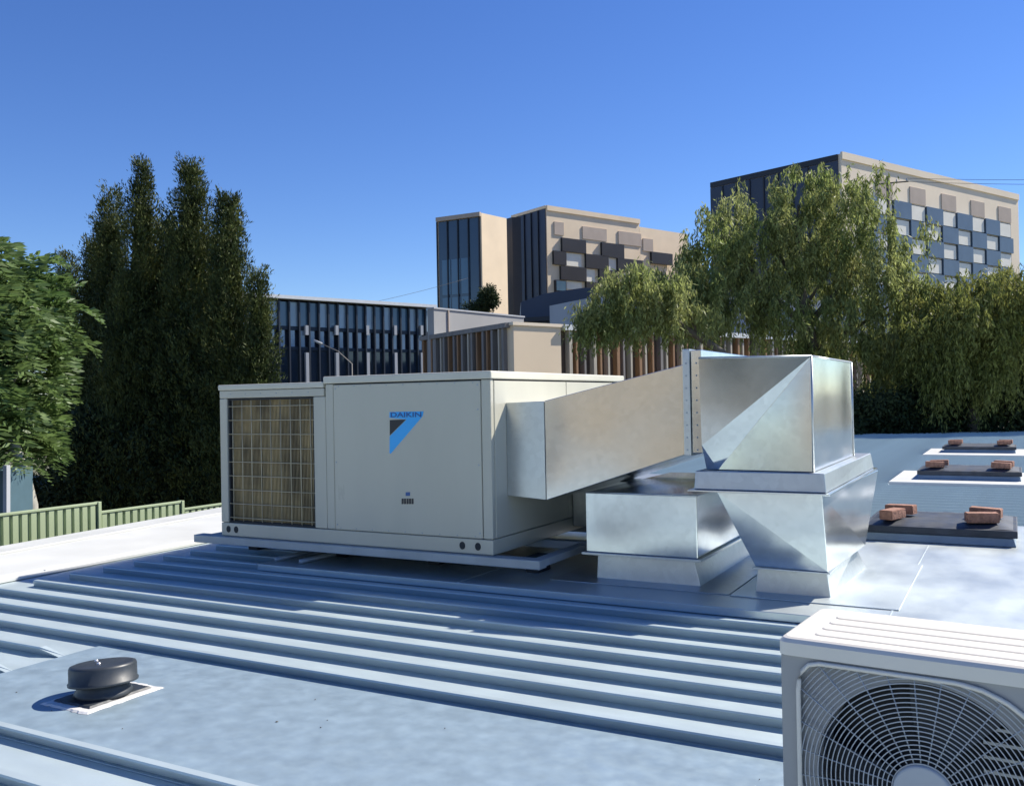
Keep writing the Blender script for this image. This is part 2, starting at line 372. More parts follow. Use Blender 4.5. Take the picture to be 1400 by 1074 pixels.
# left coil section
panel(UL, SPL - .014, -.001, .035, 1.275, ST - .045, 'top_rail')
panel(UL - .008, SPL - .014, -.010, UD + .01, ST - .042, ST, 'top_cap', 'cream_cap', .008)
panel(UL, UL + .075, 0, .04, UB + .104, 1.272, 'corner_post')
panel(SPL - .115, SPL - .002, 0, .04, UB + .104, 1.272, 'corner_post')
panel(UL, UL + .03, .045, UD, UB + .104, ST - .045, 'side_panel')
panel(UL + .032, SPL - .02, UD - .03, UD, UB + .104, ST - .045, 'rear_panel')
X0c, X1c, Z0c, Z1c = UL + .079, SPL - .119, UB + .105, 1.270
MB().box(X0c - .003, X1c + .003, .055, .11, Z0c, Z1c).build('condenser_coil', M['coil'], un)
fr = MB(); fr.box(X0c, X0c + .012, .012, .05, Z0c, Z1c); fr.box(X1c - .012, X1c, .012, .05, Z0c, Z1c); fr.box(X0c + .012, X1c - .012, .012, .05, Z1c - .012, Z1c); fr.box(X0c + .012, X1c - .012, .012, .05, Z0c, Z0c + .012)
fr.build('coil_frame', M['dark_gap'], un)
fn = MB()
for i in range(62):
    x = X0c + .015 + (X1c - X0c - .03) * i / 61; fn.box(x - .0022, x + .0022, .040, .054, Z0c + .013, Z1c - .013)
tag(fn.build('coil_fins', M['coil'], un), kind='stuff')
for i in range(9):
    x = X0c + (X1c - X0c) * (i + .4) / 8.8; MB().tube([(x, .018, Z0c + .002), (x, .018, Z1c - .002)], .0038).build('guard_wire', M['wire'], un)
for i in range(9):
    z = Z0c + (Z1c - Z0c) * (i + .35) / 8.9; MB().tube([(X0c + .002, .012, z), (X1c - .002, .012, z)], .0032).build('guard_wire', M['wire'], un)
for x in (UL + .075, UL + .155, -.235, -.115):
    mb = MB(); t = [Vector((x + .022 * math.cos(a), -.0022, UB + .052 + .026 * math.sin(a))) for a in [i * math.pi / 8 for i in range(16)]]
    mb.loft(t, [p + Vector((0, .01, 0)) for p in t]).build('lifting_hole', M['dark_gap'], un)
for x, z in ((-1.28, UT - .09), (-.095, UT - .09), (-.095, UT - .25), (-1.28, UB + .14), (-.095, UB + .14), (-1.28, .8), (-.095, .8)):
    mb = MB(); t = [Vector((x + .006 * math.cos(a), -.0065, z + .006 * math.sin(a))) for a in [i * math.pi / 4 for i in range(8)]]
    mb.loft(t, [p + Vector((0, .004, 0)) for p in t]).build('screw', M['steel'], un)
for i in range(9):
    for zz in (UT - .075, UB + .118):
        x = -1.25 + i * .14; mb = MB(); t = [Vector((x + .0045 * math.cos(a), -.0065, zz + .0045 * math.sin(a))) for a in [i2 * math.pi / 4 for i2 in range(8)]]
        mb.loft(t, [p + Vector((0, .004, 0)) for p in t]).build('screw', M['steel'], un)
for i in range(6):
    x = UL + .12 + i * .155; mb = MB(); t = [Vector((x + .0045 * math.cos(a), -.0035, ST - .072 + .0045 * math.sin(a))) for a in [i2 * math.pi / 4 for i2 in range(8)]]
    mb.loft(t, [p + Vector((0, .004, 0)) for p in t]).build('screw', M['steel'], un)
# logo, flat print on the access panel
nF = Vector((0, 1, 0)); pF = Vector((0, -.0062, 0))
def lp(px, py, off=0): q = on_plane(px, py, pF, nF); return Vector((q.x, -.0062 - off, q.z))
def decal(pts, name, m, off=0.0):
    a = [lp(x, y, off) for x, y in pts]; mb = MB(); mb.loft(a, [p + Vector((0, .0015, 0)) for p in a]); return mb.build(name, M[m], un)
decal([(532.5, 571), (577, 569.5), (534, 620), (532.5, 619), (532.8, 596), (556, 573)], 'logo_stroke', 'logo_blue', 0)
decal([(532.5, 563), (579, 562), (577.5, 569.3), (532.5, 570.8)], 'logo_band', 'logo_blue', 0)
decal([(532.8, 574), (555, 573.2), (532.9, 595)], 'logo_triangle', 'logo_black', .0003)
def text(body, p, size, m, name, parent, stretch=1.0):
    cu = bpy.data.curves.new(name, 'FONT'); cu.body = body; cu.size = size; cu.extrude = .0004; cu.offset = size * .02
    o = bpy.data.objects.new(name, cu); COL.objects.link(o); bpy.context.view_layer.update()
    me = bpy.data.meshes.new_from_object(o.evaluated_get(bpy.context.evaluated_depsgraph_get())); bpy.data.objects.remove(o)
    me.materials.clear(); me.materials.append(M[m]); t = link(name, me, parent); t.location = p; t.rotation_euler = (math.pi / 2, 0, 0); t.scale = (stretch, 1, 1); return t
a = lp(533.5, 570, .0012); b_ = lp(577, 569, .0012)
text('DAIKIN', a, .047, 'logo_navy', 'logo_lettering', un, (b_.x - a.x) / .158)
decal([(554.5, 672.5), (560.5, 672.3), (560.5, 677.5), (554.5, 677.6)], 'small_mark', 'logo_navy')
for k in range(5): decal([(549 + k * 3.4, 681.2), (551.6 + k * 3.4, 681.1), (551.6 + k * 3.4, 688.6), (549 + k * 3.4, 688.8)], 'small_mark', 'logo_black')

# platform that carries the unit
pf = empty('unit_platform'); tag(pf, 'steel rail platform on low supports beneath the big cream air conditioner', 'support frame')
for y0, y1 in ((-.05, .05), (.75, .84), (1.55, 1.64), (2.22, 2.32)): MB().box(-2.68, .36, y0, y1, .155, .213).build('cross_rail', M['steel'], pf, .004)
for x0 in (-2.62, -1.3, .27):
    MB().box(x0, x0 + .08, .052, .748, .160, .208).build('side_rail', M['steel'], pf, .004)
    MB().box(x0, x0 + .08, .842, 1.548, .160, .208).build('side_rail', M['steel'], pf, .004)
    MB().box(x0, x0 + .08, 1.642, 2.218, .160, .208).build('side_rail', M['steel'], pf, .004)
for x in (-2.5, -1.6, -.75, .05):
    for y in (.35, 1.9):
        MB().box(x, x + .10, y, y + .18, TZ if x > -1.95 else .0465, .158).build('foot', M['dark_gap'], pf, .004)
for x in (-1.86, -1.62):
    MB().tube([(x, -.02, TZ + .02), (x + .05, 1.2, TZ + .02)], .02, n=4).build('roof_batten', M['steel'], pf)

# ------------------------------------------------------------------ supply duct (from the unit's side, over and down into the roof)
V = Vector
def quadbox(f, b): return MB().loft([V(p) for p in f], [V(p) for p in b])
sd = empty('supply_duct'); tag(sd, 'tall shiny galvanised duct rising from the air conditioner to a square elbow above the roof', 'duct')
quadbox([(.003, .20, .585), (.003, .20, 1.205), (.003, 1.55, 1.205), (.003, 1.55, .585)], [(.285, .205, .565), (.285, .205, 1.21), (.285, 1.5, 1.21), (.285, 1.5, .565)]).build('duct_stub', M['galv_dull'], sd, .003)
quadbox([(.289, .205, .565), (.289, .205, 1.213), (.289, 1.5, 1.213), (.289, 1.5, .565)], [(1.215, .315, .872), (1.215, .315, 1.425), (1.215, 1.62, 1.425), (1.215, 1.62, .872)]).build('duct_run', M['galv'], sd, .003)
MB().box(1.217, 1.262, .235, 1.70, .865, 1.512).build('duct_flange', M['galv_dull'], sd, .004)
MB().box(1.266, 1.332, .245, 1.72, .880, 1.505).build('duct_flange', M['galv'], sd, .004)
e = MB()
TL, TR, P1, P2, BR = V((1.334, .185, 1.452)), V((1.972, .262, 1.442)), V((1.336, .205, .93)), V((1.41, .290, .780)), V((1.972, .245, .780))
bTL, bTR, bBL, bBR = V((1.334, 1.70, 1.452)), V((1.972, 1.73, 1.446)), V((1.336, 1.72, .78)), V((1.972, 1.74, .780)); BL = V((1.336, .296, .780))
TM = V((1.9745, 1.0, 1.444)); BM = V((2.0, 1.02, .78))
vs = [TL, TR, P1, P2, BR, BL, bTL, bTR, bBL, bBR]
e.add(vs, [(0, 1, 2), (1, 3, 2), (1, 4, 3), (2, 3, 5), (0, 6, 7, 1), (1, 7, 4), (7, 9, 4), (6, 0, 2, 5, 8), (8, 9, 7, 6), (5, 3, 4, 9, 8)])
e.build('elbow', M['galv'], sd, .002)
MB().tube([TR + V((.002, -.004, 0)), BR + V((.002, -.004, 0))], .006, 6).build('corner_seam', M['galv_dull'], sd)
MB().tube([TL, TR], .007, 6).build('corner_seam', M['galv_dull'], sd)
MB().tube([TR + V((.002, 0, 0)), bTR + V((.002, 0, 0))], .006, 6).build('corner_seam', M['galv_dull'], sd)
MB().tube([bTR + V((.002, 0, 0)), bBR + V((.002, 0, 0))], .006, 6).build('corner_seam', M['galv_dull'], sd)
quadbox([(1.287, .196, .668), (2.050, .196, .668), (2.052, 2.17, .668), (1.285, 2.17, .668)], [(1.295, .206, .776), (2.04, .206, .776), (2.035, 2.15, .776), (1.30, 2.15, .776)]).build('lower_flange', M['galv_dull'], sd, .004)
MB().box(1.255, 2.075, .165, 2.20, .655, .666).build('lower_flange', M['galv'], sd, .002)
quadbox([(1.41, .235, .654), (2.02, .235, .654), (2.09, 2.12, .654), (1.41, 2.12, .654)], [(1.625, .275, .215), (2.045, .24, .215), (2.10, 1.30, .215), (1.65, 1.30, .215)]).build('tapered_transition', M['galv'], sd, .004)
MB().box(1.615, 2.055, .235, 1.32, .205, .2145).build('lower_flange', M['galv_dull'], sd, .002)
quadbox([(1.61, .325, TZ), (2.04, .325, TZ), (2.09, 1.40, TZ), (1.59, 1.40, TZ)], [(1.625, .335, .204), (2.02, .335, .204), (2.04, 1.29, .204), (1.625, 1.29, .204)]).build('roof_upstand', M['galv_dull'], sd, .004)
MB().box(1.50, 2.42, .16, 1.62, TZ + .001, TZ + .007).build('flashing_skirt', M['tray'], sd, .002)

for zz in [.90 + .075 * i for i in range(8)]:
    for xx in (1.239, 1.30):
        rv = MB().lathe([(.006, -.003), (.006, .001), (.003, .003)], n=8).build('rivet', M['steel'], sd); rv.location = (xx, .235 if xx < 1.25 else .245, zz); rv.rotation_euler = (math.pi / 2, 0, 0)
# return duct ------------------------------------------------------------
rd = empty('return_duct'); tag(rd, 'low galvanised return duct box under the sloping duct, joining the unit to the roof', 'duct')
MB().box(.005, .53, 1.22, 1.95, .25, .60).build('duct_run', M['galv_dull'], rd, .003)
quadbox([(.535, .28, .235), (1.275, .28, .235), (1.275, 1.96, .235), (.535, 1.96, .235)], [(.535, .28, .616), (1.275, .28, .616), (1.275, 1.96, .616), (.535, 1.96, .616)]).build('duct_box', M['galv'], rd, .004)
MB().box(.51, 1.30, .255, 1.98, .217, .2335).build('lower_flange', M['galv_dull'], rd, .002)
quadbox([(.575, .35, TZ), (1.27, .35, TZ), (1.27, 1.9, TZ), (.575, 1.9, TZ)], [(.58, .36, .216), (1.225, .36, .216), (1.225, 1.85, .216), (.58, 1.85, .216)]).build('roof_upstand', M['galv_dull'], rd, .004)
MB().tube([V((.535, .28, .616)), V((1.275, .28, .616))], .006).build('corner_seam', M['galv_dull'], rd)
MB().box(.32, 1.49, .18, 2.1, TZ + .001, TZ + .006).build('flashing_skirt', M['galv_dull'], rd, .002)

# ------------------------------------------------------------------ split-system condenser, lower right
cz = .723; ca = math.radians(-5.28)
cu = empty('outdoor_condenser', (2.55, -3.235, 0), (0, 0, ca)); tag(cu, 'pale split system outdoor condenser with round fan grille, cut off by the lower right corner', 'air conditioner')
CW, CD, CH = .80, .30, .56; zb = cz - CH
# body shell in local axes: x along the front, y back, z up
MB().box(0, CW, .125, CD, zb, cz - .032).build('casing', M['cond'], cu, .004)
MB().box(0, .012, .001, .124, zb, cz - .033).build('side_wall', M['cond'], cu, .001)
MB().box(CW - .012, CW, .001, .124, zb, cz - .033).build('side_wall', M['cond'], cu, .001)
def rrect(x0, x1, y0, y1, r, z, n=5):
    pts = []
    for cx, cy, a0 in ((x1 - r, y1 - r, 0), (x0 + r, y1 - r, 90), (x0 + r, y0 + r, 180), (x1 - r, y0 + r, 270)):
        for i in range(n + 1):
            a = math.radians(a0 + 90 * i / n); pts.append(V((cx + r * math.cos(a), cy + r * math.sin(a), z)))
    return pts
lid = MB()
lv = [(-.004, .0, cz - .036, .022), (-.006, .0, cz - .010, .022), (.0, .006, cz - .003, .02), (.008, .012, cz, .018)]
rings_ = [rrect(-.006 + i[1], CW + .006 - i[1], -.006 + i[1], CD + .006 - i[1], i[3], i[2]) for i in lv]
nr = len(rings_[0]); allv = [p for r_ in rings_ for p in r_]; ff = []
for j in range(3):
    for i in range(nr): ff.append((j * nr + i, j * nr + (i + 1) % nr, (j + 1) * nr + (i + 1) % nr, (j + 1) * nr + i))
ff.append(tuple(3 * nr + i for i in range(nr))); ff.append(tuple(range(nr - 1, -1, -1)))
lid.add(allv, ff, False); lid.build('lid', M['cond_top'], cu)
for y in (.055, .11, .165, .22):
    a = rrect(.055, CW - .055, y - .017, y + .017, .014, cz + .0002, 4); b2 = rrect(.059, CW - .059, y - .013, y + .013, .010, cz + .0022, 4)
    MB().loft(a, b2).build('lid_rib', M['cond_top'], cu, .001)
# flange outline (x, z below the top)
FO = [(.034, -.48), (.034, -.092), (.040, -.066), (.052, -.050), (.072, -.043), (.335, -.043), (.375, -.050), (.415, -.066), (.445, -.088), (.470, -.118), (.488, -.155), (.498, -.200), (.502, -.255), (.498, -.31), (.488, -.355), (.470, -.392), (.445, -.425), (.40, -.465), (.35, -.49), (.06, -.49)]
hub = V((.270, 0, cz - .262))
# front plate with round opening
def circ(r, n, y): return [V((hub.x + r * math.cos(2 * math.pi * i / n), y, hub.z + r * math.sin(2 * math.pi * i / n))) for i in range(n)]
def ray_out(ang, poly):
    dx, dz = math.cos(ang), math.sin(ang); best = 9
    for i in range(len(poly)):
        (x1, z1), (x2, z2) = poly[i], poly[(i + 1) % len(poly)]
        x1 -= hub.x; x2 -= hub.x; z1 += cz - hub.z; z2 += cz - hub.z
        ex, ez = x2 - x1, z2 - z1; den = dx * ez - dz * ex
        if abs(den) < 1e-9: continue
        t = (x1 * ez - z1 * ex) / den; u = (x1 * dz - z1 * dx) / den
        if t > 0 and -1e-6 <= u <= 1 + 1e-6: best = min(best, t)
    return best
N = 96; RO = .203
outl = [V((hub.x + ray_out(2 * math.pi * i / N, FO) * math.cos(2 * math.pi * i / N), 0, hub.z + ray_out(2 * math.pi * i / N, FO) * math.sin(2 * math.pi * i / N))) for i in range(N)]
rect = [(-.0, -.56 + .0), (-.0, -.034), (CW, -.034), (CW, -.56)]
outr = []
for i in range(N):
    t = ray_out(2 * math.pi * i / N, rect); a = 2 * math.pi * i / N; outr.append(V((hub.x + t * math.cos(a), 0, hub.z + t * math.sin(a))))
mb = MB(); mb.add(outr + outl + [p + V((0, .010, 0)) for p in outl], [(i, (i + 1) % N, N + (i + 1) % N, N + i) for i in range(N)] + [(N + i, N + (i + 1) % N, 2 * N + (i + 1) % N, 2 * N + i) for i in range(N)])
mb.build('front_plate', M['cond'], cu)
mb = MB(); op = circ(RO, N, .0105); rim = circ(RO, N, .05)
mb.add([p + V((0, .010, 0)) for p in outl] + op + rim, [(i, (i + 1) % N, N + (i + 1) % N, N + i) for i in range(N)] + [(N + i, N + (i + 1) % N, 2 * N + (i + 1) % N, 2 * N + i) for i in range(N)])
mb.build('fan_shroud', M['cond'], cu)
mb = MB(); mb.tube([p + V((0, -.005, 0)) for p in [hub + (p - hub) * .992 for p in outl]], .0048, 8, close=True); mb.build('grille_rim', M['cond_top'], cu)
mb = MB(); disc = circ(RO - .001, 48, .12); mb.add(disc, [tuple(range(48))]); mb.build('dark_interior', M['dark_gap'], cu)
# concentric grille wires, clipped to the flange
gr = MB(); k = 0; r_ = .056
while r_ < .33:
    seg = []; n = 120
    for i in range(n + 1):
        a = 2 * math.pi * i / n + .01; ins = ray_out(a, FO) > r_ + .004
        if ins: seg.append(V((hub.x + r_ * math.cos(a), -.010 + .9 * max(0, r_ - .15) ** 2, hub.z + r_ * math.sin(a))))
        if (not ins or i == n) and len(seg) > 1: gr.tube(seg, .0013, 4, False); seg = []
        elif not ins: seg = []
    r_ += .0088
tag(gr.build('grille_ring_wires', M['grille'], cu), kind='stuff')
for i in range(28):
    a = 2 * math.pi * i / 28 + .06; t = min(ray_out(a, FO) - .003, .34)
    p0 = hub + V((.05 * math.cos(a), -.008, .05 * math.sin(a))); p1 = hub + V((t * math.cos(a), -.004, t * math.sin(a)))
    MB().tube([p0, p1], .0015, 4).build('grille_spoke', M['grille'], cu)
h_ = MB(); c1 = [hub + V((.056 * math.cos(a), -.006, .056 * math.sin(a))) for a in [i * math.pi / 24 for i in range(48)]]
c2 = [hub + V((.052 * math.cos(a), -.016, .052 * math.sin(a))) for a in [i * math.pi / 24 for i in range(48)]]
h_.loft(c1, c2).build('grille_hub', M['grille'], cu, .003)
for k in range(3):
    mb = MB(); vs = []; a0 = k * 2.094 + .5
    for j in range(6):
        r = .05 + .148 * j / 5
        for i in range(7):
            a = a0 + (.35 + 1.15 * i / 6) * (1 - .15 * j / 5) ; vs.append(V((hub.x + r * math.cos(a), .055 + .045 * i / 6, hub.z + r * math.sin(a))))
    mb.add(vs, [(j * 7 + i, j * 7 + i + 1, (j + 1) * 7 + i + 1, (j + 1) * 7 + i) for j in range(5) for i in range(6)], True); mb.build('fan_blade', M['blade'], cu)
for k in range(9):
    z = hub.z + .16 - k * .028; MB().box(hub.x + .09, hub.x + .19, .104, .110, z, z + .006).build('fin_highlight_bar', M['alu'], cu)  # pale bars drawn in for the highlights on the coil fins
for x in (.08, .62): MB().box(x, x + .09, -.02, CD + .02, .0065, zb - .001).build('mounting_foot', M['black'], cu, .004)

# ------------------------------------------------------------------ stepped green fence beyond the roof edge
FX = -5.62
def fence(y0, y1, zt, label):
    e = empty('sheet_fence', (FX, y0, GZ)); tag(e, label, 'fence', 'stepped green fence panels past the roof edge')
    n = int(round((y1 - y0) / .095)); w = (y1 - y0) / n
    me = MB().loft([V(p) for p in ((0, .006, .02), (.022, .016, .02), (.022, w - .022, .02), (0, w - .010, .02))],
                   [V(p) for p in ((0, .006, zt - GZ - .02), (.022, .016, zt - GZ - .02), (.022, w - .022, zt - GZ - .02), (0, w - .010, zt - GZ - .02))]).mesh('fence_slat', M['fence'])
    for i in range(n): o = link('fence_slat', me, e); o.location = (0, i * w, 0)
    MB().box(-.012, -.001, 0, y1 - y0, .0, zt - GZ - .02).build('fence_backing', M['fence_cap'], e)
    MB().box(-.02, .032, 0, y1 - y0, zt - GZ - .018, zt - GZ + .006).build('top_rail', M['fence'], e, .003)
    MB().box(-.03, .042, y1 - y0 + .002, y1 - y0 + .04, 0, zt - GZ + .008).build('fence_post', M['fence'], e, .003)
fence(-3.2, 1.285, .212, 'tallest green sheet fence panel at the left edge of the photo')
fence(1.33, 2.40, .108, 'middle step of the green sheet fence, lower than the one on the left')
fence(2.45, 4.6, .015, 'lowest green sheet fence panel beside the corner of the air conditioner')

# ------------------------------------------------------------------ buildings
def face_frame(A_, B_):
    """A,B top corners of a facade (same z): returns origin, unit along, outward normal towards the camera"""
    d = (B_ - A_); d.z = 0; L = d.length; d.normalize(); n = V((d.y, -d.x, 0))
    if n.dot(CAM - A_) < 0: n = -n
    return A_, d, n, L
def fmat(A_, d, n): # local: x along, y outward, z down from top -> use z up with top = 0
    return Matrix(((d.x, n.x, 0, A_.x), (d.y, n.y, 0, A_.y), (0, 0, 1, A_.z), (0, 0, 0, 1)))
def to_face(px, py, A_, d, n):
    q = on_plane(px, py, A_, n); return (q - A_).dot(d), q.z - A_.z
def fbox(Mx, s0, s1, o0, o1, z0, z1): return MB().box(s0, s1, o0, o1, z0, z1, Mx)
def block(corner, left, right, name, m, parent, zb=GZ, depth=None):
    """solid with two visible faces meeting at corner; plan is the parallelogram corner,left,right"""
    c, l, r = (V((p.x, p.y, 0)) for p in (corner, left, right)); f = l + r - c; zt = corner.z
    pts = [c, r, f, l]
    return MB().loft([V((p.x, p.y, zb)) for p in pts], [V((p.x, p.y, zt)) for p in pts]).build(name, m, parent)

# --- right tower, slate blue checkerboard
c = at(1150, 210, 170); r = on_z(1392, 268, c.z); l = on_z(972, 250, c.z)
b4 = empty('checkered_tower', (c.x, c.y, GZ)); b4l = 'tall cream tower with slate blue checkerboard cladding behind the big weeping tree'
tag(b4, b4l, 'building')
def part(o, e): # keep world placement when the parent is an Empty away from the origin
    o.parent = e; o.matrix_parent_inverse = Matrix.Translation(e.location).inverted(); return o
part(block(c, l, r, 'wall', M['sandB'], None), b4)
A_, d, n, L = face_frame(c, r); Mx = fmat(A_, d, n)
s_ = [to_face(940 + x / 3.043, 190 + y / 3.043, A_, d, n) for x, y in ((780, 230), (1290, 330))]
colw = (to_face(940 + 1290 / 3.043, 290, A_, d, n)[0] - to_face(940 + 990 / 3.043, 290, A_, d, n)[0]) / 5
sc0 = to_face(940 + 990 / 3.043, 285, A_, d, n)[0]
zr = [to_face(940 + 1000 / 3.043, 190 + y / 3.043, A_, d, n)[1] for y in (215, 290, 363, 430, 497, 560)]
rowh = (zr[5] - zr[0]) / 5
col_n = int(L / colw)
meC = {}
def fpart(e, Mx, name, s0, s1, o0, o1, z0, z1, m, bev=0):
    return part(fbox(Mx, s0, s1, o0, o1, z0, z1).build(name, M[m], None, bev), e)
for i in range(-7, 8):
    s0 = sc0 + i * colw
    if s0 < 2.0 or s0 + colw > L - 1.0: continue
    for rw in range(0, 8):
        z1 = zr[0] + rw * rowh; z0 = z1 + rowh
        par = (i + rw) % 2
        if rw == 0:
            if par: fpart(b4, Mx, 'tan_panel', s0 + .1, s0 + colw - .1, .003, .15, z0 + .1, z1, 'tan')
        elif par: fpart(b4, Mx, 'cladding_panel', s0 - .2, s0 + colw + .05, .003, .45, z0 + .03, z1 - .03, 'bluepanel')
        else:
            fpart(b4, Mx, 'reveal_shade', s0 + .12, s0 + colw - .22, .003, .06, z0 + .12, z1 - .12, 'darkpanel')  # shading of the window reveal, drawn as a charcoal strip
            fpart(b4, Mx, 'window', s0 + .2, s0 + colw - .55, .063, .16, z0 + .25, z1 - .3, 'white_win')
fpart(b4, Mx, 'parapet', 0, L, -.2, .25, -1.0, .35, 'sandB')
A2, d2, n2, L2_ = face_frame(c, l); M2 = fmat(A2, d2, n2)
fpart(b4, M2, 'dark_facade', .6, L2_, .003, .3, -44, -1.2, 'navy')
fpart(b4, M2, 'dark_facade', .6, L2_, .003, .32, -1.1, -.02, 'darkpanel')
for i in range(1, 9): fpart(b4, M2, 'facade_joint', L2_ * i / 9, L2_ * i / 9 + .25, .303, .5, -43, -1.25, 'darkpanel')

# --- middle tower
e3 = empty('charcoal_checkered_building', tuple(at(747, 420, 205)[:2]) + (GZ,))
tag(e3, 'pale stone building with charcoal checkerboard panels and two dark glass ends', 'building')
c = at(747, 282, 205); r = on_z(874, 301, c.z); l = on_z(700, 296, c.z)
part(block(c, l, r, 'wall', M['sand'], None), e3)
A_, d, n, L = face_frame(c, r); Mx = fmat(A_, d, n)
def f3(x, y): return to_face(560 + x / 3.5, 260 + y / 3.5, A_, d, n)
low = on_z(940, 318, c.z - 1.2); Lr = (low - A_).dot(d)
q0 = A_ + d * (L + .05); q0.z = c.z - 1.6; part(block(q0, q0 - n * 18, V((low.x, low.y, q0.z)), 'wall', M['sand'], None), e3)
def rect3(x0, y0, x1, y1, name, m, o=.35):
    s0, z1 = f3(x0, y0); s1, _ = f3(x1, y0); _, z0 = f3(x0, y1)
    fpart(e3, Mx, name, s0, s1, .003, o, z0, z1, m)
for a in ((690, 150, 735, 212), (825, 172, 940, 232), (997, 195, 1105, 257), (1115, 230, 1162, 290)): rect3(*a, 'tan_panel', 'tan', .2)
for a in ((722, 228, 836, 292), (912, 250, 1018, 318), (1150, 295, 1250, 350), (682, 290, 742, 355), (836, 305, 944, 372), (988, 325, 1108, 388), (716, 362, 838, 428), (900, 380, 988, 440), (838, 438, 900, 500), (690, 430, 742, 490), (1110, 395, 1230, 450), (988, 455, 1100, 520)): rect3(*a, 'dark_panel', 'darkpanel', .6)
for a in ((746, 300, 820, 360), (946, 322, 986, 382), (842, 376, 884, 436), (746, 434, 822, 472), (1024, 394, 1086, 450)): rect3(*a, 'window', 'white_win', .12)
rect3(694, 434, 738, 480, 'window', 'glassblue', .65)
A2, d2, n2, L2_ = face_frame(c, l); M2 = fmat(A2, d2, n2)
fpart(e3, M2, 'dark_facade', .3, L2_, .003, .2, -46, -.5, 'navy')
for i in range(1, 5): fpart(e3, M2, 'facade_joint', L2_ * i / 5, L2_ * i / 5 + .2, .203, .5, -46, -.55, 'darkpanel')
fpart(e3, M2, 'parapet', 0, L2_, .003, .3, -.45, .2, 'sand'); fpart(e3, Mx, 'parapet', 0, L, .003, .3, -.9, .2, 'sand')
# front-left volume
c = at(658, 291, 190); l = on_z(598, 299, c.z); r = c + (on_z(690, 298, c.z) - c) * 1.08
part(block(c, l, r, 'wall', M['sand'], None), e3)
A2, d2, n2, L2_ = face_frame(c, l); M2 = fmat(A2, d2, n2)
fpart(e3, M2, 'glass_facade', .35, L2_ - .3, .003, .12, -42, -.8, 'glass')
for i in range(1, 4):
    for zz in (-9, -17, -25): fpart(e3, M2, 'window', L2_ * (.05 + i * .22), L2_ * (.05 + i * .22) + L2_ * .19, .123, .2, zz - 7.4, zz, 'glassblue')
for i in range(0, 5): fpart(e3, M2, 'mullion', L2_ * i / 4.2 + .4, L2_ * i / 4.2 + .6, .123, .45, -42, -.8, 'mullion')
fpart(e3, M2, 'parapet', 0, L2_, .125, .7, -.75, .12, 'tan')
# recess between the volumes, its shade put into a charcoal block
c2 = at(700, 297, 200); part(block(V((c2.x, c2.y, c2.z)), on_z(688, 300, c2.z), on_z(712, 297, c2.z), 'recess_shade_block', M['darkpanel'], None), e3)

# --- dark sloping roof in front of it
er = empty('dark_hipped_building', tuple(at(760, 440, 110)[:2]) + (GZ,)); tag(er, 'low building with dark sloping roof below the charcoal checkered tower', 'building')
def far_prism(pxs, d0, thick, name, m, e):
    a = [at(x, y, d0) for x, y in pxs]; back = V((FW.x, FW.y, 0)).normalized() * thick
    return part(MB().loft(a, [p + back for p in a]).build(name, M[m], None), e)
far_prism([(712, 470), (712, 413), (745, 401), (800, 393), (905, 405), (905, 470)], 110, 14, 'sloping_roof', 'navy', er)
far_prism([(716, 434), (812, 428), (905, 430), (905, 436), (812, 434), (716, 440)], 108.6, 1.2, 'eave', 'darkpanel', er)

# --- glass office, left
c = at(372, 403, 60); r = on_z(592, 417, c.z); eg = empty('glass_office', (c.x, c.y, GZ)); tag(eg, 'low glass office block with dark mullions and white pillars, right of the cypress trees', 'building')
A_, d, n, L = face_frame(c - (r - c) * .25, r); Mx = fmat(A_, d, n)
part(MB().box(0, L, -14, -.3, GZ - A_.z, -.35, Mx).build('wall', M['navy'], None), eg)
fpart(eg, Mx, 'roof_edge', -.2, L + .1, -14, .35, -.22, .0, 'white')
z1 = -.38; zm = to_face(560, 455, A_, d, n)[1]; zl = to_face(560, 480, A_, d, n)[1]
npn = 22; w = L / npn
for i in range(npn):
    s0 = i * w + .05
    fpart(eg, Mx, 'window', s0, s0 + w - .1, -.295, -.12, zm + .15, z1, 'paleglass' if i % 5 in (1, 4) else 'glassblue')
    fpart(eg, Mx, 'window', s0 + .03, s0 + w * .55, -.295, -.10, zl + .1, zm - .12, 'paleglass')
    fpart(eg, Mx, 'window', s0, s0 + w - .1, -.295, -.15, GZ - A_.z + .3, zl - .1, 'glass')
    fpart(eg, Mx, 'mullion', i * w - .05, i * w + .05, -.29, .12, GZ - A_.z + .3, z1 + .05, 'mullion')
for zz in (zm, zl): fpart(eg, Mx, 'floor_band', 0, L, -.29, -.05, zz - .1, zz + .12, 'mullion')
for px in (418, 459, 501, 539, 575):
    s0, zt = to_face(px, 445, A_, d, n); zq = to_face(px, 458, A_, d, n)[1]; zp = to_face(px, 482, A_, d, n)[1]
    fpart(eg, Mx, 'pillar', s0 - .11, s0 + .11, -.05, .19, zq, zt, 'greycon'); fpart(eg, Mx, 'pillar', s0 - .11, s0 + .11, -.05, .19, GZ - A_.z, zp, 'greycon')

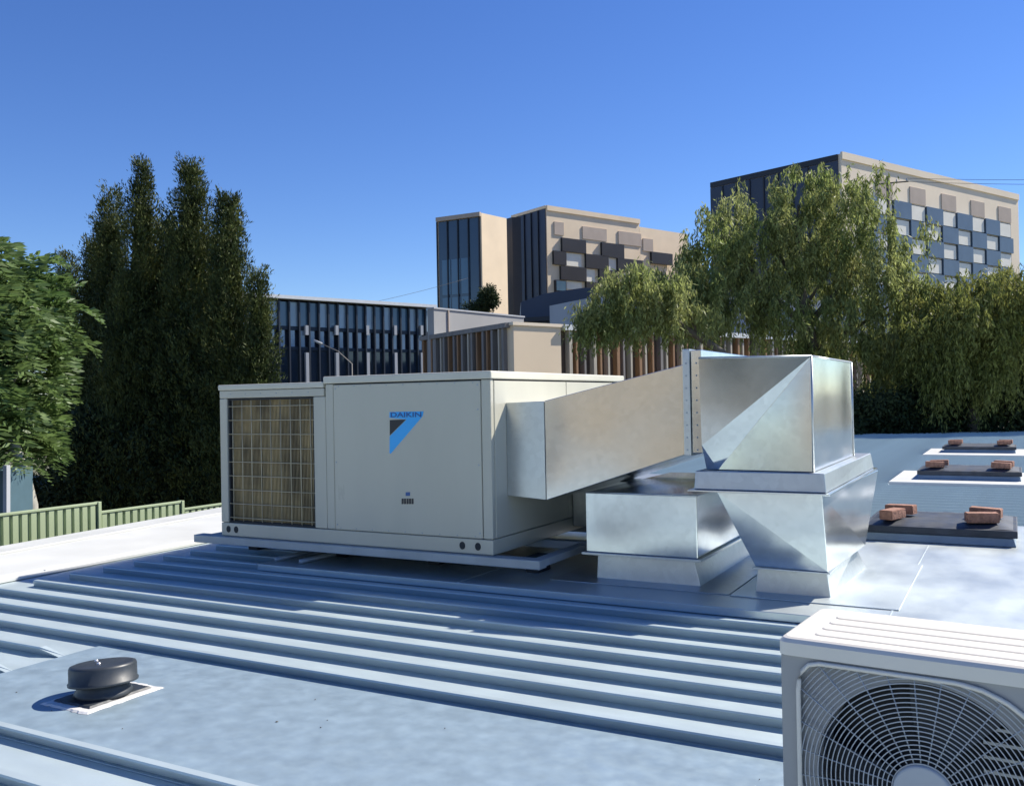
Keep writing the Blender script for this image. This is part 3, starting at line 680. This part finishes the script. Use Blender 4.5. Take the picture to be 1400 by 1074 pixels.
# --- timber finned pavilion with stone corner
c = at(698, 441, 45); l = on_z(580, 460, c.z); r = on_z(1290, 470, c.z)
ep = empty('timber_slat_building', (c.x, c.y, GZ)); tag(ep, 'long low building with vertical timber slats and a cream stone corner block', 'building')
part(block(c - V((0, 0, .25)), l - V((0, 0, .25)), r, 'wall', M['w1'], None), ep)
A_, d, n, L = face_frame(c, r); Mx = fmat(A_, d, n)
s1, _ = to_face(762, 445, A_, d, n)
fpart(ep, Mx, 'stone_block', -.02, s1, -.6, .25, GZ - A_.z, -.15, 'sand')
fpart(ep, Mx, 'stone_coping', -.1, s1 + .1, -.7, .32, -.14, .02, 'sandB')
fpart(ep, Mx, 'fascia', s1 + .12, L, -.5, .45, -.28, .0, 'white')
s = s1 + .5; k = 0
while s < L - .5:
    fpart(ep, Mx, 'timber_slat', s, s + (.13 if k % 3 else .2), .003, .34, GZ - A_.z + .3, -.29, ('w4', 'w2', 'w3', 'w4', 'w2')[k % 5]); s += .46 + .11 * ((k * 7) % 3) ; k += 1
    if k > 70: break
A2, d2, n2, L2_ = face_frame(c, l); M2 = fmat(A2, d2, n2)
s = .25; k = 0
while s < L2_:
    fpart(ep, M2, 'timber_slat', s, s + (.14 if k % 2 else .2), .003, .28, GZ - A_.z + .3, -.27, ('w3', 'w4', 'w3', 'w2', 'w3', 'w2')[k % 6]); s += .42 + .12 * ((k * 5) % 3); k += 1
fpart(ep, M2, 'fascia', .0, L2_, -.6, .32, -.25, -.01, 'w3')
# grey parapet box behind
a0 = at(593, 422, 52); a1 = on_z(716, 434, a0.z); eq = empty('grey_parapet_building', (a0.x, a0.y, GZ)); tag(eq, 'plain grey rendered block rising behind the timber slat building', 'building')
A3, d3, n3, L3_ = face_frame(a0, a1); M3 = fmat(A3, d3, n3)
fpart(eq, M3, 'wall', 0, L3_, -.5, 0, GZ - A3.z, 0, 'greywall'); fpart(eq, M3, 'coping', -.05, L3_ + .05, -.55, .06, .002, .09, 'greycon'); sj, _ = to_face(612, 440, A3, d3, n3)
fpart(eq, M3, 'downpipe', sj, sj + .08, .003, .08, GZ - A3.z, -.02, 'tan')
# pale grey block behind the weeping tree
a0 = at(850, 398, 75); a1 = on_z(1290, 418, a0.z); eh = empty('pale_grey_building', (a0.x, a0.y, GZ)); tag(eh, 'pale grey building glimpsed through the weeping tree above the timber slats', 'building')
A3, d3, n3, L3_ = face_frame(a0, a1); M3 = fmat(A3, d3, n3)
fpart(eh, M3, 'wall', 0, L3_, -12, 0, GZ - A3.z, 0, 'greycon')
for i in range(12): fpart(eh, M3, 'window', L3_ * (i + .2) / 12, L3_ * (i + .7) / 12, .003, .1, -2.3, -.9, 'glass')
# teal shed at far left
far = at(-30, 640, 13); es = empty('teal_shed', (far.x, far.y, GZ)); tag(es, 'dark teal shed wall behind the green fence at the left edge', 'shed')
far_prism([(-160, 760), (-160, 640), (6, 643), (6, 760)], 13.5, .8, 'wall', 'shed', es)
far_prism([(4, 760), (4, 636), (9, 636), (9, 760)], 13.4, .1, 'corner_post', 'greycon', es)
# unseen building added behind the viewer to give the ducts a warm reflection
eb = empty('added_reflection_building', (-4, -16, GZ)); tag(eb, 'added tan brick building behind the viewer, unseen, for the ducts to reflect', 'building')
part(MB().box(-4.2, .5, -26, -15, GZ, 3.4).build('wall', M['brickwall'], None), eb)
part(MB().box(-4.4, .7, -26.3, -14.7, 3.402, 3.7).build('roof', M['greywall'], None), eb)
for i in range(1): part(MB().box(-3.6, -3.0, -14.99, -14.93, -.6, .9).build('window', M['glass'], None), eb)

# ------------------------------------------------------------------ poles and wires
pb = at(1215, 300, 62); e = empty('power_pole', (pb.x, pb.y, GZ)); tag(e, 'dark timber power pole poking out above the weeping tree', 'power pole')
top = at(1217, 241, 62)
part(MB().tube([(pb.x, pb.y, GZ), (pb.x, pb.y, top.z)], [.16, .11], 10).build('pole', M['polewood'], None), e)
q1, q2 = at(1196, 252, 62), at(1242, 248, 61.5)
part(MB().tube([q1, q2], .055, 4).build('crossarm', M['polewood'], None), e)
for t in (.05, .35, .65, .95):
    p = q1.lerp(q2, t); part(MB().tube([p, p + V((0, 0, .22))], [.05, .035], 8).build('insulator', M['greycon'], None), e)
def wire(a, b, sag, r, label, group=None):
    pts = [a.lerp(b, i / 16) - V((0, 0, sag * 4 * (i / 16) * (1 - i / 16))) for i in range(17)]
    mid = a; o = MB().tube([p - mid for p in pts], r, 5).build('power_line', M['cable']); o.location = mid
    tag(o, label, 'power line', group)
wire(q1.lerp(q2, .95) + V((0, 0, .22)), at(1700, 238, 50), .2, .014, 'upper of the two thin power lines crossing the sky at right')
wire(q2 - V((0, 0, .02)), at(1700, 247, 50), .2, .014, 'lower of the two thin power lines crossing the sky at right')
wire(at(300, 448, 75), at(640, 380, 95), .5, .016, 'thin power line sloping up the sky above the glass office roof')
# floodlight in front of the glass office
lb = at(482, 520, 40); e = empty('street_lamp', (lb.x, lb.y, GZ)); tag(e, 'small pale street lamp arm in front of the glass office', 'street lamp')
t1 = at(481, 497, 40); t2 = at(462, 480, 40); t3 = at(440, 470, 40)
part(MB().tube([(lb.x, lb.y, GZ), t1, t2, t3], [.04, .03, .022, .018], 8).build('pole', M['w3'], None), e)
part(MB().tube([t3, t3 + (t3 - t2) * .5], [.06, .045], 8).build('lamp_head', M['greycon'], None), e)
# pale pole between the left trees
lb = at(101, 520, 26); e = empty('pale_post', (lb.x, lb.y, GZ)); tag(e, 'pale thin post glimpsed between the leafy tree and the cypresses', 'post')
part(MB().tube([(lb.x, lb.y, GZ), at(99, 478, 26)], .07, 8).build('pole', M['white'], None), e)
part(MB().lathe([(.09, 0), (.09, .12), (.03, .16)], c=at(99, 478, 26), n=10).build('cap', M['white'], None), e)

# ------------------------------------------------------------------ vegetation
def leaves(name, C_, D_, Ln, Wd, m, parent, kind=None, curl=0.0):
    """N diamond leaves: base C, direction D (unit), lengths Ln, widths Wd"""
    N_ = len(C_); rnd = rng.normal(size=(N_, 3)); side = np.cross(D_, rnd); side /= np.linalg.norm(side, axis=1, keepdims=True) + 1e-9
    Ln = np.broadcast_to(Ln, (N_,))[:, None]; Wd = np.broadcast_to(Wd, (N_,))[:, None]
    v = np.empty((N_, 4, 3)); v[:, 0] = C_; v[:, 1] = C_ + D_ * Ln * .45 + side * Wd * .5; v[:, 2] = C_ + D_ * Ln; v[:, 3] = C_ + D_ * Ln * .45 - side * Wd * .5
    me = bpy.data.meshes.new(name); me.vertices.add(N_ * 4); me.vertices.foreach_set('co', v.astype(np.float32).ravel())
    me.loops.add(N_ * 4); me.loops.foreach_set('vertex_index', np.arange(N_ * 4, dtype=np.int32))
    me.polygons.add(N_); me.polygons.foreach_set('loop_start', (np.arange(N_) * 4).astype(np.int32)); me.update(calc_edges=True)
    me.materials.append(M[m]); o = link(name, me); 
    if parent: part(o, parent)
    if kind: o['kind'] = kind
    return o
nrm = lambda a: a / (np.linalg.norm(a, axis=1, keepdims=True) + 1e-9)
FWn = np.array([-math.sin(YAW), math.cos(YAW), 0.])
UP = np.array([0, 0, 1.])

def cypress(px, pyt, d, wpx, label, lean=0.0, n=9000):
    base = at(px, 600, d); top = at(px + lean, pyt, d); H = top.z - GZ; R = wpx * d / FPX
    e = empty('cypress_tree', (base.x, base.y, GZ)); tag(e, label, 'tree', 'dark cypress trees behind the roof')
    tp = V((top.x, top.y, top.z))
    def axis(t): p = V((base.x, base.y, GZ)).lerp(tp, t); return p
    part(MB().tube([V((base.x, base.y, GZ)), axis(.5), axis(.9)], [.22, .12, .03], 8).build('trunk', M['bark'], None), e)
    # upright sprays: tufts around the axis
    T = rng.uniform(.06, .985, int(n * 3.0) // 45)
    Cs = []; Ds = []; Ls = []
    for t in T:
        prof = R * (min(1, (1 - t) * 1.75) ** 1.05 + .05) * (1.18 + .26 * math.sin(t * 19 + px) + .16 * math.sin(t * 43 + px * 2)) * (.6 + .4 * min(1, t * 5))
        a = rng.uniform(0, 2 * math.pi); rr = prof * rng.uniform(.55, 1.3); ax = axis(t)
        c0 = np.array(ax) + np.array([math.cos(a) * rr, math.sin(a) * rr, 0]); L_ = rng.uniform(.35, .75) * (1 if t < .9 else .6)
        k = 45; u = rng.random(k) ** 1.2; out = np.array([math.cos(a), math.sin(a), 0]); tw = nrm((out * .35 + UP + rng.normal(0, .15, 3))[None])[0]
        P_ = c0 + tw * (u * L_)[:, None] + rng.normal(0, 1, (k, 3)) * (.11 * (1 - u * .75))[:, None]
        Cs.append(P_); Ds.append(nrm(tw + rng.normal(0, .45, (k, 3)))); Ls.append(rng.uniform(.05, .13, k))
    C_ = np.concatenate(Cs); D_ = np.concatenate(Ds); L_ = np.concatenate(Ls)
    leaves('crown', C_, D_, L_, L_ * .24, 'cyp', e)
    # inner dense mass so the crown is opaque
    k = int(n * 1.4); t = rng.uniform(.04, .90, k); prof = R * .85 * np.minimum(1, (1 - t) * 1.7) ** 1.05; a = rng.uniform(0, 6.283, k); rr = prof * np.sqrt(rng.random(k))
    ax = np.array([axis(x) for x in t]); C_ = ax + np.stack([np.cos(a) * rr, np.sin(a) * rr, np.zeros(k)], 1)
    leaves('inner_crown', C_, nrm(UP + rng.normal(0, .6, (k, 3))), .22, .07, 'cyp', e)

cypress(160, 262, 22.5, 34, 'slender cypress whose tip stands just left of the two highest tips', -8, 9000)
cypress(200, 226, 22, 40, 'tall cypress forming the left one of the two highest tips', -6, 12000)
cypress(262, 222, 21.5, 44, 'tallest cypress, forming the right one of the two highest tips', -2, 14000)
cypress(316, 272, 21, 36, 'cypress with a twiggy tip, stepping down just right of the two highest tips', -4, 14000)
cypress(346, 372, 20.5, 20, 'shortest cypress at the right end, against the glass office', 8, 8000)
cypress(225, 300, 23.5, 42, 'stout cypress filling the shade behind the two tall central ones', 0, 9000)
cypress(128, 335, 23, 30, 'lower cypress at the left of the dark group behind the leafy tree', 0, 8000)
cypress(95, 345, 24, 30, 'leftmost cypress, mostly hidden by the leafy tree', -2, 7000)
cypress(236, 318, 22.5, 44, 'cypress wedged in the gap between the two tallest tips', 4, 11000)
cypress(292, 330, 22, 44, 'cypress wedged between the tallest one and the twiggy pointed one', -3, 11000)
cypress(145, 300, 23.5, 36, 'slim cypress at the back left of the group', -3, 8000)
cypress(175, 380, 21.5, 46, 'broad lower cypress in the shade in front of the tall pair', 0, 11000)

def blob_mass(name, blobs, m, label, cat, n, Lf, d, down=0.0, trunk=None, bark='bark', depth_r=1.6, group=None, kind=None, strands=None, limbs=()):
    b0 = at(blobs[0][0], 600, d); e = empty(name, (b0.x, b0.y, GZ))
    if kind: tag(e, label, kind=kind)
    else: tag(e, label, cat, group)
    tot = sum(b[2] * b[3] for b in blobs); Cs = []; Ds = []; Ls = []
    for b in blobs:
        x, y, rx, ry = b[:4]; k = int(n * rx * ry / tot); dd = b[4] if len(b) > 4 else 0
        if strands:
            k = max(3, k // strands)
            p = rng.normal(size=(k, 3)); p /= np.linalg.norm(p, axis=1, keepdims=True); p *= rng.uniform(.35, 1, (k, 1)) ** .5
            cen = np.array(at(x, y, d + dd)); xr = np.array(XR); sc = (d + dd) / FPX
            ns = max(5, k // 11); kp = rng.integers(0, ns, k); p = p[:ns][kp]
            st = rng.normal(0, .13, (k, 3)) + cen + xr * (p[:, :1] * rx * sc) + UP * (p[:, 1:2] * ry * sc) + FWn * (p[:, 2:] * depth_r)
            Lh = rng.uniform(.35, 1.5, ns)[kp] * rng.uniform(.6, 1.15, k) * (1 if len(b) < 6 else b[5])
            for s0, lh in zip(st, Lh):
                kk = int(strands * min(1.3, .5 + lh * .6)); u = np.sort(rng.random(kk)); sw = rng.normal(0, .12, 3); sw[2] = 0
                q = s0 + np.outer(u * lh, [0, 0, -1]) + np.outer(u ** 2, sw) + rng.normal(0, .035, (kk, 3)); Cs.append(q)
                Ds.append(nrm(np.array([0, 0, -1.]) + rng.normal(0, .42, (kk, 3)))); Ls.append(rng.uniform(.6, 1.3, kk) * Lf)
        else:
            ncl = max(4, k // 60)
            p = rng.normal(size=(ncl, 3)); p /= np.linalg.norm(p, axis=1, keepdims=True); p *= rng.uniform(.2, 1, (ncl, 1)) ** .4
            cen = np.array(at(x, y, d + dd)); sc = (d + dd) / FPX
            st = cen + np.array(XR) * (p[:, :1] * rx * sc) + UP * (p[:, 1:2] * ry * sc) + FWn * (p[:, 2:] * depth_r)
            st = np.repeat(st, 60, 0); off = rng.normal(0, .17, st.shape); st = st + off; Cs.append(st)
            Ds.append(nrm(off * 3 + rng.normal(0, .5, st.shape) + np.array([0, 0, -down]))); Ls.append(rng.uniform(.6, 1.3, len(st)) * Lf)
    C_ = np.concatenate(Cs); D_ = np.concatenate(Ds); L_ = np.concatenate(Ls)
    ok = C_[:, 2] > GZ + .05; leaves('crown' if not kind else 'foliage', C_[ok], D_[ok], L_[ok], L_[ok] * (.24 if strands else .5), m, e)
    mb = MB()
    if trunk:
        pts = [at(x, y, d) for x, y in trunk[0]]; pts[0].z = GZ; mb = MB(); mb.tube(pts, trunk[1], 9)
        part(mb.build('trunk', M[bark], None), e)
        for ln in limbs:
            pts = [at(x, y, d + (ln[2] if len(ln) > 2 else 0)) for x, y in ln[0]]; mb = MB(); mb.tube(pts, list(np.linspace(ln[1], .015, len(pts))), 6); part(mb.build('limb', M[bark], None), e)
    return e

# big weeping tree
W1 = [(952, 348, 26, 24, -.4), (972, 425, 40, 24, -.6), (942, 402, 28, 22, -.8, .9), (925, 435, 24, 12, -1, .7), (1095, 230, 20, 9, 0, .6), (1135, 240, 14, 10, 0, .6), (1188, 240, 18, 10, -.6, .7), (1002, 264, 16, 9, 0, .6), (966, 288, 16, 12, 0, .7), (1252, 355, 12, 16, -.6, .7), (948, 320, 14, 12, -.4, .8), (1095, 250, 42, 20, 0, .8), (1150, 262, 40, 22, -.5, .9), (1168, 268, 24, 18, -1), (1050, 282, 48, 24, .5), (1010, 295, 34, 22, 0), (985, 330, 40, 30, 0), (1100, 300, 60, 36, 0), (1175, 312, 52, 36, 0), (1236, 322, 20, 20, -1, .8),
      (1040, 345, 60, 40, 0), (1120, 360, 70, 44, .5), (1195, 372, 52, 40, 0), (960, 375, 42, 34, -.5), (910, 378, 34, 24, -1), (1000, 400, 55, 30, 0), (1070, 418, 50, 26, 0), (1150, 425, 60, 36, 0), (1225, 430, 50, 34, 0), (925, 410, 30, 20, -1),
      (1180, 480, 55, 30, 0), (1245, 480, 40, 40, 0), (1215, 530, 45, 34, .5), (1262, 425, 34, 28, -.8), (1275, 465, 30, 40, -1.2), (1240, 395, 26, 20, -.6, .8), (1105, 470, 50, 22, .6), (1160, 540, 34, 26, 0)]
blob_mass('weeping_tree', W1, 'weep', 'largest weeping tree with long drooping olive foliage, in front of the cream tower', 'tree', 105000, .19, 30, strands=20,
          trunk=([(1112, 640), (1110, 470), (1096, 400), (1090, 330), (1092, 280)], [.30, .22, .15, .09, .04]),
          limbs=(([(1110, 460), (1060, 405), (1010, 350), (985, 320)], .12), ([(1108, 440), (1160, 380), (1190, 320)], .11), ([(1096, 400), (1060, 340), (1045, 290)], .08), ([(1100, 420), (1140, 360), (1150, 290)], .08), ([(1112, 480), (1200, 430), (1240, 400)], .09)))
W1b = [(868, 376, 30, 16, 0, .8), (835, 392, 26, 16, 0, .8), (812, 418, 26, 20, 0, .9), (850, 420, 34, 18, 0, .8), (890, 408, 34, 18, 0, .8), (795, 436, 20, 12, 0, .9), (920, 392, 24, 22, 0, .8), (950, 425, 30, 14, .5, .6)]
blob_mass('weeping_tree', W1b, 'weep', 'smaller weeping tree with a dark leaning limb, drooping over the timber slats', 'tree', 21000, .17, 27, strands=20, depth_r=1.1,
          trunk=([(1010, 640), (985, 480), (955, 460), (925, 442), (900, 415), (870, 392)], [.2, .16, .12, .10, .06, .03]), limbs=(([(925, 442), (890, 428), (840, 420)], .05), ([(955, 460), (930, 400), (925, 370)], .05)))
W2 = [(1262, 440, 24, 22, .4, .8), (1278, 408, 18, 12, .2, .7), (1365, 372, 14, 8, 0, .6), (1400, 395, 24, 16, 0, .8), (1418, 455, 26, 34, 0), (1345, 372, 12, 8, 0, .6), (1312, 385, 16, 12, 0, .7), (1392, 372, 20, 10, 0, .7), (1335, 405, 40, 26, 0, .8), (1300, 425, 30, 24, 0), (1375, 400, 30, 22, 0), (1350, 445, 46, 34, 0), (1290, 455, 36, 32, 0), (1395, 450, 30, 40, 0), (1325, 490, 50, 34, 0), (1270, 500, 36, 30, .5), (1440, 430, 40, 40, 0)]
blob_mass('leafy_tree', W2, 'weep2', 'yellow green drooping tree at the right edge below the cream tower', 'tree', 80000, .17, 27, strands=20, depth_r=1.5, trunk=([(1330, 660), (1330, 500), (1338, 420)], [.2, .14, .05]), limbs=(([(1330, 510), (1290, 460), (1275, 430)], .07), ([(1330, 500), (1375, 440), (1390, 400)], .07)))
blob_mass('dark_hedge', [(1200, 565, 50, 28), (1250, 562, 40, 26), (1290, 545, 44, 36), (1335, 530, 44, 44), (1385, 515, 44, 60), (1430, 520, 50, 66), (1480, 540, 60, 60), (1150, 578, 40, 18), (1370, 585, 80, 30), (1250, 592, 80, 20), (1320, 500, 20, 16)], 'hedge', 'dark shaded shrubs along the far edge of the roof at right', 'hedge', 80000, .13, 27.6, down=.3, depth_r=.9, trunk=([(1300, 660), (1300, 600), (1310, 560)], [.08, .06, .03]))
blob_mass('shrub', [(668, 402, 8, 8), (667, 411, 12, 8), (655, 419, 20, 4)], 'hedge', 'small green tree standing above the grey parapet, before the dark glass end', 'tree', 7000, .2, 75, depth_r=.6, trunk=([(664, 640), (664, 420), (665, 404)], [.15, .1, .04]))
blob_mass('dark_hedge', [(60, 690, 80, 40), (160, 690, 80, 46), (260, 690, 70, 46), (320, 660, 50, 60), (210, 620, 90, 60), (130, 620, 60, 60), (330, 560, 30, 60)], 'hedge', 'dark foliage standing in for shade at the foot of the cypresses, behind the green fence', 'hedge', 40000, .14, 21.5, down=.2, depth_r=.9, trunk=([(200, 760), (200, 700), (205, 660)], [.08, .06, .03]))  # shade under the cypresses put in as dark leaves

bt = empty('leafy_tree', (5.5, -19, GZ)); tag(bt, 'added broad dark leafy tree behind the viewer, unseen, for the ducts to reflect', 'tree')  # unseen tree added to darken the reflection in the elbow
q = rng.normal(size=(26000, 3)); q /= np.linalg.norm(q, axis=1, keepdims=True); q *= rng.uniform(.5, 1, (26000, 1)) ** .5
leaves('crown', q * np.array([5.2, 2.5, 3.0]) + np.array([6.0, -19, .6]), nrm(rng.normal(size=(26000, 3))), .32, .2, 'hedge', bt)
part(MB().tube([(5.5, -19, GZ), (5.6, -19, -1), (6, -19, 1)], [.3, .2, .1], 8).build('trunk', M['bark'], None), bt)

# feathery left tree: pinnate fronds
def frond_tree(label, d, blobs, nfr):
    b0 = at(-40, 640, d); e = empty('feathery_tree', (b0.x, b0.y, GZ)); tag(e, label, 'tree')
    Cs = []; Ds = []; Ls = []; tot = sum(b[2] * b[3] for b in blobs); core = []
    cx = np.array(at(-30, 480, d))
    for x, y, rx, ry in blobs:
        for _ in range(int(nfr * rx * ry / tot)):
            p = rng.normal(size=3); p /= np.linalg.norm(p); p *= rng.uniform(.45, 1) ** .5; sc = d / FPX
            cen = np.array(at(x, y, d)); s0 = cen + np.array(XR) * p[0] * rx * sc + UP * p[1] * ry * sc + FWn * p[2] * 1.3
            out = s0 - cx; out[2] *= .3; out = out / (np.linalg.norm(out) + 1e-6); out = nrm((out + rng.normal(0, .55, 3))[None])[0]; out[2] = rng.uniform(-.35, .7); out /= np.linalg.norm(out)
            L_ = rng.uniform(.5, .9); nseg = 15; u = np.linspace(0.08, 1, nseg); rach = s0 + np.outer(u * L_, out) - np.outer(u ** 2 * L_ * rng.uniform(.25, .8), UP)
            sd_ = np.cross(out, UP); sd_ /= np.linalg.norm(sd_) + 1e-9
            for sgn in (-1, 1):
                dirs = nrm(sd_ * sgn * .8 + out * .55 + UP * -.12 + rng.normal(0, .10, (nseg, 3)))
                pl = .30 * np.sin(math.pi * (.15 + .8 * u)) * L_ / .6
                for q in (0, .5):
                    Cs.append(rach + dirs * (pl * q)[:, None]); Ds.append(dirs); Ls.append(pl * .62)
    C_ = np.concatenate(Cs); D_ = np.concatenate(Ds); L_ = np.concatenate(Ls)
    leaves('crown', C_, D_, L_, L_ * .26 + .008, 'jac', e)
    t = [at(40, 760, d), at(40, 690, d), at(30, 640, d), at(0, 560, d), at(-20, 470, d), at(-30, 400, d)]; t[0].z = GZ
    part(MB().tube(t, [.20, .13, .10, .09, .06, .03], 9).build('trunk', M['palebark'], None), e)
    for tgt in ((30, 420), (30, 560), (-10, 360), (40, 480), (-60, 380)):
        part(MB().tube([at(-5, 575, d), at((tgt[0] - 5) / 2, (tgt[1] + 560) / 2, d - .3), at(*tgt, d - .4)], [.06, .04, .015], 6).build('limb', M['palebark'], None), e)
frond_tree('bright green feathery tree at the left edge of the photo', 14.5,
           [(10, 385, 14, 12), (30, 430, 12, 12), (-80, 390, 60, 60), (-30, 372, 30, 34), (-14, 410, 36, 36), (6, 436, 30, 28), (-25, 470, 46, 44), (0, 505, 28, 30), (-8, 560, 28, 34), (-20, 590, 34, 34), (-70, 520, 60, 90), (-22, 612, 30, 20), (-90, 600, 60, 40), (26, 408, 10, 10), (24, 462, 14, 14), (10, 350, 8, 8), (14, 590, 10, 10)], 1150)
print('objects', len(bpy.data.objects))
